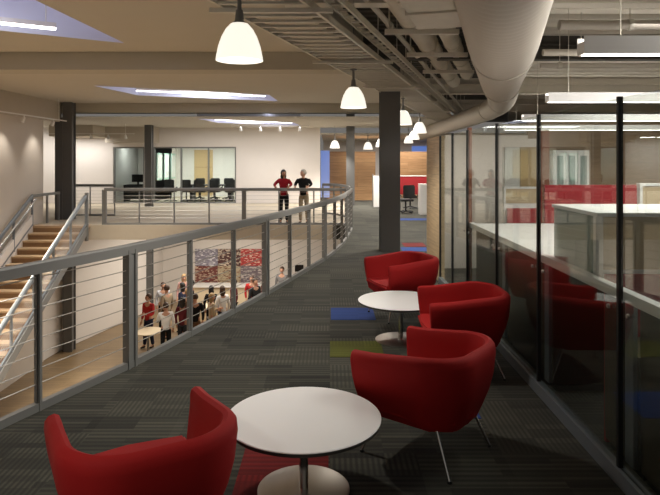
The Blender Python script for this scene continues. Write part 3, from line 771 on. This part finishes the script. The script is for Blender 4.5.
# ------------------------------------------------------------------ bell pendants
def bell():
    t = thing('pendant_lamp', 'c', 'lamp')
    prof = [(.055, .315), (.075, .31), (.115, .265), (.150, .20), (.178, .12), (.196, .03), (.200, 0), (.192, 0), (.188, .03), (.170, .12), (.142, .20), (.108, .258), (.07, .298), (.05, .30)]
    bm = B(); lathe(bm, prof, 48); obj('lamp_shade', bm, M['opal'], t, True)
    bm = B(); lathe(bm, [(0, .43), (.028, .43), (.034, .40), (.040, .335), (.060, .318), (.060, .305), (0, .305)], 24); obj('socket_cap', bm, M['steel'], t, True)
    tube('stem', M['steel'], [(0, 0, .42), (0, 0, .60)], .018, t, 12)
    bm = B(); lathe(bm, [(0, .10), (.045, .12), (.06, .17), (.045, .225), (.03, .30), (0, .30)], 20); obj('bulb', bm, M['opal'], t, True)
    bm = B(); lathe(bm, [(0, .575), (.05, .575), (.05, .595), (0, .60)], 20); obj('canopy', bm, M['steel'], t, True)
    return t
pl = bell()
prow = [((-1.98, 1.0, 2.69), 'unseen bell pendant lamp added at the start of the row to light the foreground'), ((-.77, 5.1, 2.725), 'largest bell pendant lamp, nearest the camera at the top of the picture'),  # first lamp is unseen, added for light on the foreground
        ((.36, 9.2, 2.68), 'second bell pendant lamp, beneath the cable tray left of the dark grey column'),
        ((1.62, 13.3, 2.66), 'third bell pendant lamp, just right of the dark grey column'),
        ((2.60, 17.4, 2.66), 'fourth bell pendant lamp in the row, lower right of the third'),
        ((3.02, 21.6, 2.62), 'fifth bell pendant lamp down the row, overlapped by the fourth'),
        ((3.35, 25.6, 2.60), 'sixth bell pendant lamp, smallest in the row right of the column'),
        ((.20, 24.5, 2.36), 'small distant bell pendant lamp over the timber pod, left of the slim far column'),
        ((1.62, 25.6, 2.33), 'small distant bell pendant lamp between the slim column and the grey column'),
        ((1.95, 23.0, 2.38), 'small distant bell pendant lamp touching the left edge of the grey column')]
for i, (l, lab) in enumerate(prow):
    if i == 0: pl.location = l; pl['label'] = lab; pl['group'] = 'bell pendant lamps over the walkway'; o = pl
    else: o = dup(pl, l, 0, lab)
    # down rod to the services overhead, one per lamp
    zt = 4.16 if l[1] < 26 else 3.0
    tube('suspension_rod', M['steel'], [(0, 0, .59), (0, 0, zt-l[2])], .007, o, 6)
    L = bpy.data.lights.new('lamp_glow', 'SPOT'); L.energy = 42 if i else 34; L.color = (1, .94, .85); L.spot_size = R(125); L.spot_blend = .8; L.shadow_soft_size = .09
    L.energy *= 3.4 if l[1] < 6 else 4.4 if l[1] < 12 else 7.5; lo = bpy.data.objects.new('lamp_glow', L); COL.objects.link(lo); lo.location = (l[0], l[1], l[2]+.02)

# ------------------------------------------------------------------ track spotlights at the left
def track(a_, b_, z, n, label, gl, zt, names, aim=(0, 0, -1)):
    t = thing('light_track', label, 'track')
    A, Bv = Vector((*a_, z)), Vector((*b_, z))
    bar('rail', M['white_gloss'], [A, Bv], .04, .03, t)
    for f in (.1, .9): tube('stem', M['white_gloss'], [A.lerp(Bv, f)+Vector((0, 0, .01)), A.lerp(Bv, f)+Vector((0, 0, zt-z))], .008, t, 6)
    for k in range(n):
        p = A.lerp(Bv, (k+.5)/n)
        s = thing('track_spotlight', names % ('first', 'second', 'third', 'fourth', 'fifth')[k], 'spotlight', p, 0, gl)
        rot = Vector((0, 0, -1)).rotation_difference(Vector(aim)).to_matrix().to_4x4()
        bm = B(); lathe(bm, [(0, .01), (.035, .01), (.05, -.10), (.055, -.13), (.045, -.13), (0, -.10)], 16); bmesh.ops.transform(bm, matrix=Matrix.Translation((0, 0, -.07)) @ rot, verts=bm.verts); obj('housing', bm, M['white_gloss'], s, True)
        bm = B(); lathe(bm, [(0, -.115), (.043, -.125)], 16); bmesh.ops.transform(bm, matrix=Matrix.Translation((0, 0, -.072)) @ rot, verts=bm.verts); obj('lens', bm, M['spot'], s)
        bx('mount', M['white_gloss'], -.012, .012, -.012, .012, -.07, .0, s)
        L = bpy.data.lights.new('track_beam', 'SPOT'); L.energy = 32 if aim[1] == 0 else 33; L.color = (1, .94, .86); L.spot_size = R(80); L.spot_blend = .9; L.shadow_soft_size = .05
        lo = bpy.data.objects.new('track_beam', L); COL.objects.link(lo); lo.location = p+Vector((0, 0, -.07))+Vector(aim).normalized()*.16
        lo.rotation_euler = Vector(aim).to_track_quat('-Z', 'Y').to_euler()
track((-8.0, 13.2), (-8.0, 18.2), 3.06, 3, 'white light track under the bulkhead over the staircase', 'spotlights over the staircase', ZC, '%s track spotlight from the left edge over the staircase wall', (-.5, 0, -1))
track((-11.0, 23.3), (-7.6, 23.3), 2.9, 5, 'white light track before the narrow glazed office', 'spotlights by the dark column', ZF, '%s small track spotlight from the left by the far dark column', (0, .5, -1))  # track stretched leftward so its spotlights brighten the white wing wall
track((-3.9, 23.6), (-.8, 23.6), 3.22, 4, 'slim white track added to wash the white wall behind the two people', 'added spotlights on the white wall', ZF, '%s added slim spotlight from the left aimed at the white wall behind the people', (0, .55, -.8))  # track and spotlights added to light this wall

# ------------------------------------------------------------------ art panels and lower level
cols = [((.30, .27, .33, 1), (.75, .72, .75, 1), .30), ((.10, .035, .03, 1), (.66, .54, .42, 1), .35), ((.50, .05, .045, 1), (.80, .55, .45, 1), .25),
        ((.20, .05, .04, 1), (.62, .45, .33, 1), .32), ((.58, .47, .31, 1), (.30, .14, .08, 1), .28), ((.22, .17, .19, 1), (.62, .54, .50, 1), .35),
        ((.24, .08, .06, 1), (.55, .42, .30, 1), .3), ((.50, .38, .24, 1), (.25, .1, .07, 1), .3), ((.28, .06, .06, 1), (.5, .4, .36, 1), .3)]
an = ['lavender grey art panel with pale marks, top left of the wall mosaic', 'dark maroon art panel with pale marks, top centre of the wall mosaic', 'bright red art panel, top right of the wall mosaic', 'maroon art panel below the lavender one', 'cream art panel with brown marks at the centre of the wall mosaic', 'grey art panel with pale marks below the bright red one', 'brown art panel at the bottom left of the wall mosaic', 'tan art panel at the bottom centre of the wall mosaic', 'dark red art panel at the bottom right of the wall mosaic']
for i in range(9):
    c, r = i % 3, i//3
    x = -5.84+c*.985; z = -1.97-r*.735
    m = mosaic('art_%d' % i, *cols[i], sc=(11, 30))
    t = tag(bx('art_panel', m, x+.005, x+.98, 25.94, 25.998, z-.73, z), an[i], 'art panel', 'art panels on the lower wall')
tag(bx('wall_screen', M['screen'], -1.52, -1.15, 25.95, 25.998, -2.95, -2.66), 'small dark picture on the white lower wall right of the art panels', 'picture')
struct(bx('window_3', M['coolwin'], -7.62, -7.42, 23.5, 23.54, -4.1, -1.2))
cn = thing('serving_counter', 'cream lit serving counter in front of the art panels', 'counter')
bx('body', M['cream'], -5.6, -2.9, 24.6, 25.2, LOW, LOW+.84, cn); bx('counter_top', M['white_gloss'], -5.65, -2.85, 24.5, 25.25, LOW+.84, LOW+.89, cn)
def cafe_table(x, y, label):
    t = thing('cafe_table', label, 'table', (x, y, LOW), 0, 'tables on the lower floor')
    bm = B(); lathe(bm, [(0, .72), (.45, .72), (.46, .735), (.45, .75), (0, .75)], 32); obj('table_top', bm, M['cream'], t)
    bm = B(); lathe(bm, [(.035, .02), (.035, .72)], 12); obj('pole', bm, M['steel'], t, True)
    bm = B(); lathe(bm, [(0, 0), (.3, 0), (.28, .02), (0, .03)], 24); obj('base', bm, M['steel'], t, True)
cafe_table(-5.65, 18.62, 'round cream cafe table beside the person in the red top'); cafe_table(-4.45, 21.75, 'round cream cafe table in the middle of the crowd'); cafe_table(-2.4, 20.6, 'round cream cafe table at the right end of the crowd')

# ------------------------------------------------------------------ people
def skin_mesh(name, V, E, m, parent, root=0, sub=2):
    me = bpy.data.meshes.new(name); me.from_pydata([v[0] for v in V], E, []); me.update()
    o = bpy.data.objects.new(name, me); COL.objects.link(o)
    md = o.modifiers.new('skin', 'SKIN'); md.use_smooth_shade = True
    for i, v in enumerate(V):
        s = me.skin_vertices[0].data[i]; r = v[1]; s.radius = r if isinstance(r, tuple) else (r, r); s.use_root = (i == root)
    if sub: o.modifiers.new('sub', 'SUBSURF').levels = sub; o.modifiers['sub'].render_levels = sub
    dg = bpy.context.evaluated_depsgraph_get()
    me2 = bpy.data.meshes.new_from_object(o.evaluated_get(dg)); me2.name = name
    o.modifiers.clear(); o.data = me2; bpy.data.meshes.remove(me)
    me2.materials.clear(); me2.materials.append(m)
    me2.polygons.foreach_set('use_smooth', [True]*len(me2.polygons))
    o.parent = parent
    return o
def person(loc, rz, label, shirt, pants, hair, scale=1, skin='skin', lean=0, arms=None, head_turn=0, long_hair=False, female=False, stride=.05, sleeve=1.0, group=None):
    """a standing figure facing +Y before rotation; arms = [(elbow, hand), (elbow, hand)] for left (-x) and right (+x)"""
    t = thing('person', label, 'person', loc, rz, group); t.scale = (scale,)*3
    sw = .165 if female else .185
    hy = lean
    def up(z): return hy*max(0, (z-.95))/.6
    arms = arms or [((-.24, up(1.1)-.02, 1.10), (-.23, up(.9)+.08, .86)), ((.24, up(1.1)-.02, 1.10), (.23, up(.9)+.08, .86))]
    V, E = [], []
    def add(p, r, par=None):
        V.append((p, r))
        if par is not None: E.append((par, len(V)-1))
        return len(V)-1
    pel = add((0, 0, .95), (.125, .095)); sp = add((0, up(1.12), 1.12), (.105 if female else .12, .085), pel); ch = add((0, up(1.30), 1.30), (.110 if female else .125, .064), sp)
    nb = add((0, up(1.44), 1.44), (.06, .055), ch); nk = add((0, up(1.50)+.005, 1.50), .046, nb)
    hz = add((0, up(1.55)+.015, 1.56), (.062, .075), nk); ht = add((0, up(1.62)+.01, 1.63), (.074, .088), hz); hp = add((0, up(1.68)+.0, 1.69), (.05, .058), ht)
    shoulders = []
    for s, (el, ha) in zip((-1, 1), arms):
        sh = add((s*sw, up(1.39), 1.395), .058, ch); e = add(el, .040, sh); w = add(tuple(Vector(el).lerp(Vector(ha), .92)), .026, e)
        d = (Vector(ha)-Vector(el)).normalized(); pa = add(tuple(Vector(ha)+d*.05), (.036, .020), w)
        side = d.cross(Vector((0, 1, 0)));  side = side.normalized() if side.length > .2 else Vector((1, 0, 0))
        cur = Vector((0, .35, -.5)) if abs(d.z) < .7 else Vector((0, .45, 0))
        for k, (o_, ln) in enumerate(((-.028, .068), (-.010, .078), (.010, .074), (.027, .058))):
            b0 = Vector(ha)+d*.085+side*o_
            f1 = add(tuple(b0), .0095, pa); f2 = add(tuple(b0+(d+cur*.25).normalized()*ln*.55), .0085, f1); add(tuple(b0+(d+cur*.25).normalized()*ln*.55+(d+cur*.9).normalized()*ln*.45), .007, f2)
        th = Vector(ha)+d*.03+side*(-s*.034 if abs(d.z) > .7 else .034)
        t1 = add(tuple(th), .010, pa); add(tuple(th+(d*.7+side*(-s*.6 if abs(d.z) > .7 else .6)).normalized()*.05), .008, t1)
        shoulders.append((el, ha))
    legs = []
    for s in (-1, 1):
        hp_ = (s*.085, 0, .88); kn = (s*.095, .02+s*stride*.4, .49); an_ = (s*.10, s*stride-.01, .09); to = (s*.115, s*stride+.12, .03)
        a0 = add(hp_, .080, pel); a1 = add(kn, .055, a0); a2 = add(an_, .036, a1); add(to, (.035, .024), a2); legs.append((hp_, kn, an_, to))
    body = skin_mesh('body', V, E, M[skin], t, pel, 2)
    # face: nose, mouth, ears, eyes grow from the head; the head turns on the neck
    hc = Vector((0, up(1.62)+.01, 1.62)); rot = Matrix.Translation(hc) @ Matrix.Rotation(head_turn, 4, 'Z')
    bm = B()
    bmesh.ops.create_uvsphere(bm, u_segments=20, v_segments=14, radius=1, matrix=Matrix.Diagonal((.078, .095, .118, 1)))
    for v in bm.verts:
        if v.co.z < -.03: v.co.x *= 1-.28*(-v.co.z-.03)/.09
        if v.co.y > .02 and v.co.z < -.02: v.co.y += .008
    nose = bmesh.ops.create_cone(bm, cap_ends=True, segments=8, radius1=.016, radius2=.006, depth=.05, matrix=Matrix.Translation((0, .098, -.012)) @ Matrix.Rotation(R(18), 4, 'X'))
    for s in (-1, 1): bmesh.ops.create_uvsphere(bm, u_segments=8, v_segments=6, radius=1, matrix=Matrix.Translation((s*.078, -.005, -.01)) @ Matrix.Diagonal((.012, .022, .032, 1)))
    bmesh.ops.transform(bm, matrix=rot, verts=bm.verts); hd = obj('head', bm, M[skin], body, True)
    bm = B()
    for s in (-1, 1): bmesh.ops.create_uvsphere(bm, u_segments=8, v_segments=6, radius=.010, matrix=Matrix.Translation((s*.030, .088, .012)))
    bmesh.ops.transform(bm, matrix=rot, verts=bm.verts); obj('eyes', bm, M['eye'], body, True)
    bm = B(); bmesh.ops.create_uvsphere(bm, u_segments=8, v_segments=6, radius=1, matrix=Matrix.Translation((0, .092, -.055)) @ Matrix.Diagonal((.024, .008, .006, 1)))
    bmesh.ops.transform(bm, matrix=rot, verts=bm.verts); obj('mouth', bm, LIP, body, True)
    bm = B(); bmesh.ops.create_uvsphere(bm, u_segments=22, v_segments=16, radius=1, matrix=Matrix.Translation((0, -.014, .016)) @ Matrix.Diagonal((.092, .106, .120, 1)))
    lo = -.20 if long_hair else -.05
    for v in bm.verts:
        if v.co.y > .03 and v.co.z < .055: v.co.y = .03-.0*v.co.z; v.co.x *= 1.0
        if v.co.z < -.03: 
            v.co.z = -.03+(v.co.z+.03)*(2.9 if long_hair else .3)
            if long_hair: v.co.x *= 1.28; v.co.y -= .012
    bmesh.ops.transform(bm, matrix=rot, verts=bm.verts); obj('hair', bm, hair, t, True)
    # shirt
    V, E = [], []
    p0 = add((0, 0, .83), (.150, .118)); p1 = add((0, up(1.10), 1.10), (.122 if female else .14, .102), p0); p2 = add((0, up(1.30), 1.30), (.14 if female else .165, .122 if female else .138), p1); p3 = add((0, up(1.45), 1.46), (.080, .078), p2)
    for s, (el, ha) in zip((-1, 1), shoulders):
        a0 = add((s*sw, up(1.39), 1.39), .070, p2); a1 = add(el, .052, a0)
        if sleeve > .5: add(tuple(Vector(el).lerp(Vector(ha), .86)), .037, a1)
    skin_mesh('shirt', V, E, shirt, t, p0, 2)
    V, E = [], []
    p0 = add((0, 0, 1.01), (.134, .104))
    for hp_, kn, an_, to in legs:
        a0 = add((hp_[0]*1.0, 0, .84), .092, p0); a1 = add(kn, .070, a0); add((an_[0], an_[1], .085), .056, a1)
    skin_mesh('trousers', V, E, pants, t, p0, 2)
    for hp_, kn, an_, to in legs:
        V, E = [], []
        a0 = add((an_[0], an_[1]-.03, .05), (.042, .045)); a1 = add((an_[0], an_[1]+.06, .038), (.042, .036), a0); add((to[0], to[1]+.03, .03), (.034, .026), a1)
        skin_mesh('shoe', V, E, SHOE, t, 0, 1)
    return t
LIP = mat('lips', (.35, .10, .09, 1), .5); SHOE = mat('shoe_leather', (.02, .018, .016, 1), .5)
H_BLACK = mat('hair_black', (.012, .010, .009, 1), .5); H_BROWN = mat('hair_brown', (.06, .03, .016, 1), .5); H_GREY = mat('hair_grey', (.42, .38, .32, 1), .6); H_BLOND = mat('hair_blond', (.42, .28, .13, 1), .6)
C = {k: cloth(k, v) for k, v in dict(red=(.28, .012, .02, 1), brightred=(.45, .03, .03, 1), black=(.010, .010, .011, 1), charcoal=(.03, .03, .033, 1), white=(.78, .77, .76, 1), pale=(.55, .56, .60, 1), khaki=(.36, .29, .20, 1), navy=(.025, .03, .06, 1), maroon=(.13, .02, .025, 1), pink=(.55, .32, .30, 1), beige=(.55, .44, .30, 1), brown=(.16, .09, .05, 1), grey=(.22, .21, .21, 1), teal=(.08, .18, .2, 1)).items()}
# the two on the bridge, forearms on the rail (rail at y 17.42, top at z 1.07)
def lean_arms(w1, w2, sc):
    z = 1.10/sc
    return [((-.27*w1, .10, z+.06), (-.20*w1, .36, z)), ((.27*w2, .10, z+.06), (.22*w2, .36, z))]
person((-1.37, 17.82, 0), PI, 'woman in a dark red top and black trousers leaning on the bridge railing', C['red'], C['black'], H_BLACK, .915, 'skin_d', .08, lean_arms(.92, 1.1, .915), R(25), True, True, .03)
person((-.78, 17.86, 0), R(172), 'person with grey hair, black sweater and khaki trousers leaning on the bridge railing', C['black'], C['khaki'], H_GREY, .92, 'skin', .10, lean_arms(1.0, .95, .92), R(-45), False, False, .06)
gest = lambda s: [((-.26, .06, 1.12), (-.16, .30, 1.16)), ((.24, -.02, 1.10), (.23, .08, .86))] if s else None
crowd = [  # px-free: x, y, facing, label, shirt, pants, hair, skin, gesture, long hair
    (-5.85, 19.35, 150, 'person in a bright red top standing by the left cafe table below', 'brightred', 'navy', H_BROWN, 'skin', 1, False),
    (-5.95, 21.4, 200, 'person in a pale grey shirt and black trousers behind the one in bright red', 'pale', 'black', H_BROWN, 'skin', 0, False),
    (-5.02, 18.35, 20, 'person in a white shirt and black trousers seen from behind, nearest below the railing', 'white', 'black', H_BROWN, 'skin', 1, False),
    (-4.60, 18.75, -10, 'person in a maroon jacket next to the white shirt below the railing', 'maroon', 'charcoal', H_BLACK, 'skin_d', 0, True),
    (-5.50, 22.6, 180, 'person in a pink top at the back of the crowd left of the art panels', 'pink', 'grey', H_BLOND, 'skin', 0, True),
    (-4.98, 21.6, 100, 'person in black with black hair in front of the lavender art panel', 'charcoal', 'black', H_BLACK, 'skin_d', 1, False),
    (-4.72, 19.9, 30, 'person in a brown jacket with fair hair in the middle of the crowd', 'brown', 'khaki', H_BLOND, 'skin', 0, False),
    (-4.12, 20.8, 0, 'person in a big black coat seen from behind at the centre of the crowd', 'black', 'black', H_BLACK, 'skin_d', 0, True),
    (-3.85, 19.55, -60, 'person in a beige top with fair hair at the front of the crowd', 'beige', 'grey', H_BLOND, 'skin', 1, True),
    (-3.62, 20.2, 40, 'person in a white top right of the black coat', 'white', 'navy', H_BROWN, 'skin', 0, True),
    (-3.45, 21.5, 120, 'person in dark maroon standing before the cream art panel', 'maroon', 'black', H_BLACK, 'skin_d', 0, False),
    (-2.95, 22.6, 200, 'person in a red-brown top before the grey art panel', 'brightred', 'black', H_BROWN, 'skin', 1, False),
    (-2.70, 21.6, 230, 'person in a charcoal jacket at the right end of the crowd', 'charcoal', 'charcoal', H_BROWN, 'skin', 0, False),
    (-1.92, 24.0, 170, 'person in grey standing alone by the white wall right of the art panels', 'grey', 'black', H_BROWN, 'skin', 0, False),
    (-4.28, 19.05, 15, 'person in a black top and brown trousers close behind the maroon jacket', 'black', 'brown', H_BROWN, 'skin', 0, False),
    (-5.15, 20.9, 80, 'person in a navy top half hidden behind the khaki-brown one', 'navy', 'black', H_BLACK, 'skin', 0, True),
    (-5.55, 20.4, 60, 'person in a khaki-brown top between the pale shirt and the black top', 'khaki', 'brown', H_BROWN, 'skin', 0, False),
]
for x, y, a_, lab, s, p, h, sk, g, lh in crowd:
    person((x, y, LOW), R(a_), lab, C[s], C[p], h, random.uniform(.97, 1.06), sk, 0, gest(g), R(random.uniform(-25, 25)), lh, lh, random.uniform(.02, .12), 1, 'people gathered on the lower floor')

# ------------------------------------------------------------------ skylight glow, added fill lights and ambient
def area(name, loc, size, energy, col, rot=(0, 0, 0), sy=None):
    L = bpy.data.lights.new(name, 'AREA'); L.energy = energy; L.color = col; L.size = size
    if sy: L.shape = 'RECTANGLE'; L.size_y = sy
    o = bpy.data.objects.new(name, L); COL.objects.link(o); o.location = loc; o.rotation_euler = rot
    return o
warm = (1, .93, .82); neutral = (1, .97, .93)
area('under_bridge_fill', (-3.8, 21.6, -.46), 5, 330, warm, (0, 0, 0), 4)         # unseen area light added to brighten the lower floor
for y_, e_ in ((5.5, 560), (11.5, 330), (15.5, 110)):                                         # unseen area lights added over the void; their bounce brightens the ceiling
    h_ = area('lower_hall_fill', (-5.6, y_, 3.66), 2.5, e_, warm, (0, 0, 0), 1.5); h_.data.spread = R(75)
for x, y, e in ((-3.2, 16.7, 60), (-2.7, 22.4, 40), (-4.9, 7.1, 30)): area('skylight_glow', (x, y, (ZF if y > 19 else ZC)+.42), 1.2, e, (.85, .88, 1))
area('wing_fill', (-10.4, 25.0, 2.82), 1.8, 45, neutral, (0, 0, 0), .5); area('wing_fill', (-12.4, 24.6, 3.2), 1.2, 50, neutral, (0, 0, 0), .5)  # unseen area lights added to brighten the dim wing wall
area('bridge_fill', (-3.5, 24.0, 3.2), 6, 100, neutral, (0, 0, 0), 1)  # area light with no fixture, brightens the bridge floor
area('office_fill', (3.4, 5.2, 3.5), 1.6, 110, neutral, (0, 0, 0), 2.5); area('office_fill', (5.6, 6.3, 3.5), 4, 200, neutral, (0, 0, 0), 4); area('office_fill', (7, 12, 3.5), 4, 300, neutral, (0, 0, 0), 4)  # fixtureless area lights added above the pendants to brighten the office
area('far_fill', (3, 30, 2.95), 4, 420, neutral, (0, 0, 0), 6); area('far_fill', (1.6, 18.5, 3.2), 1, 260, warm, (0, 0, 0), 10)  # fixtureless area lights added to brighten the far walkway and timber
w = bpy.data.worlds.new('interior_ambient'); S.world = w; w.use_nodes = True
w.node_tree.nodes['Background'].inputs[0].default_value = (1, .95, .88, 1); w.node_tree.nodes['Background'].inputs[1].default_value = .16

# ------------------------------------------------------------------ camera and view
cam = bpy.data.cameras.new('camera'); co = bpy.data.objects.new('camera', cam); COL.objects.link(co)
co.location = (0, 0, EYE); co.rotation_euler = (PI/2, 0, 0)
cam.sensor_width = 36; cam.lens = 36*600/660; cam.shift_y = -87.5/660; cam.clip_start = .05
S.camera = co
S.view_settings.view_transform = 'Standard'; S.view_settings.look = 'None'; S.view_settings.gamma = 1; S.view_settings.exposure = 0
S.view_settings.use_curve_mapping = False
S.cycles.use_denoising = True; S.cycles.max_bounces = 10; S.cycles.transparent_max_bounces = 16
S.cycles.sample_clamp_indirect = 4
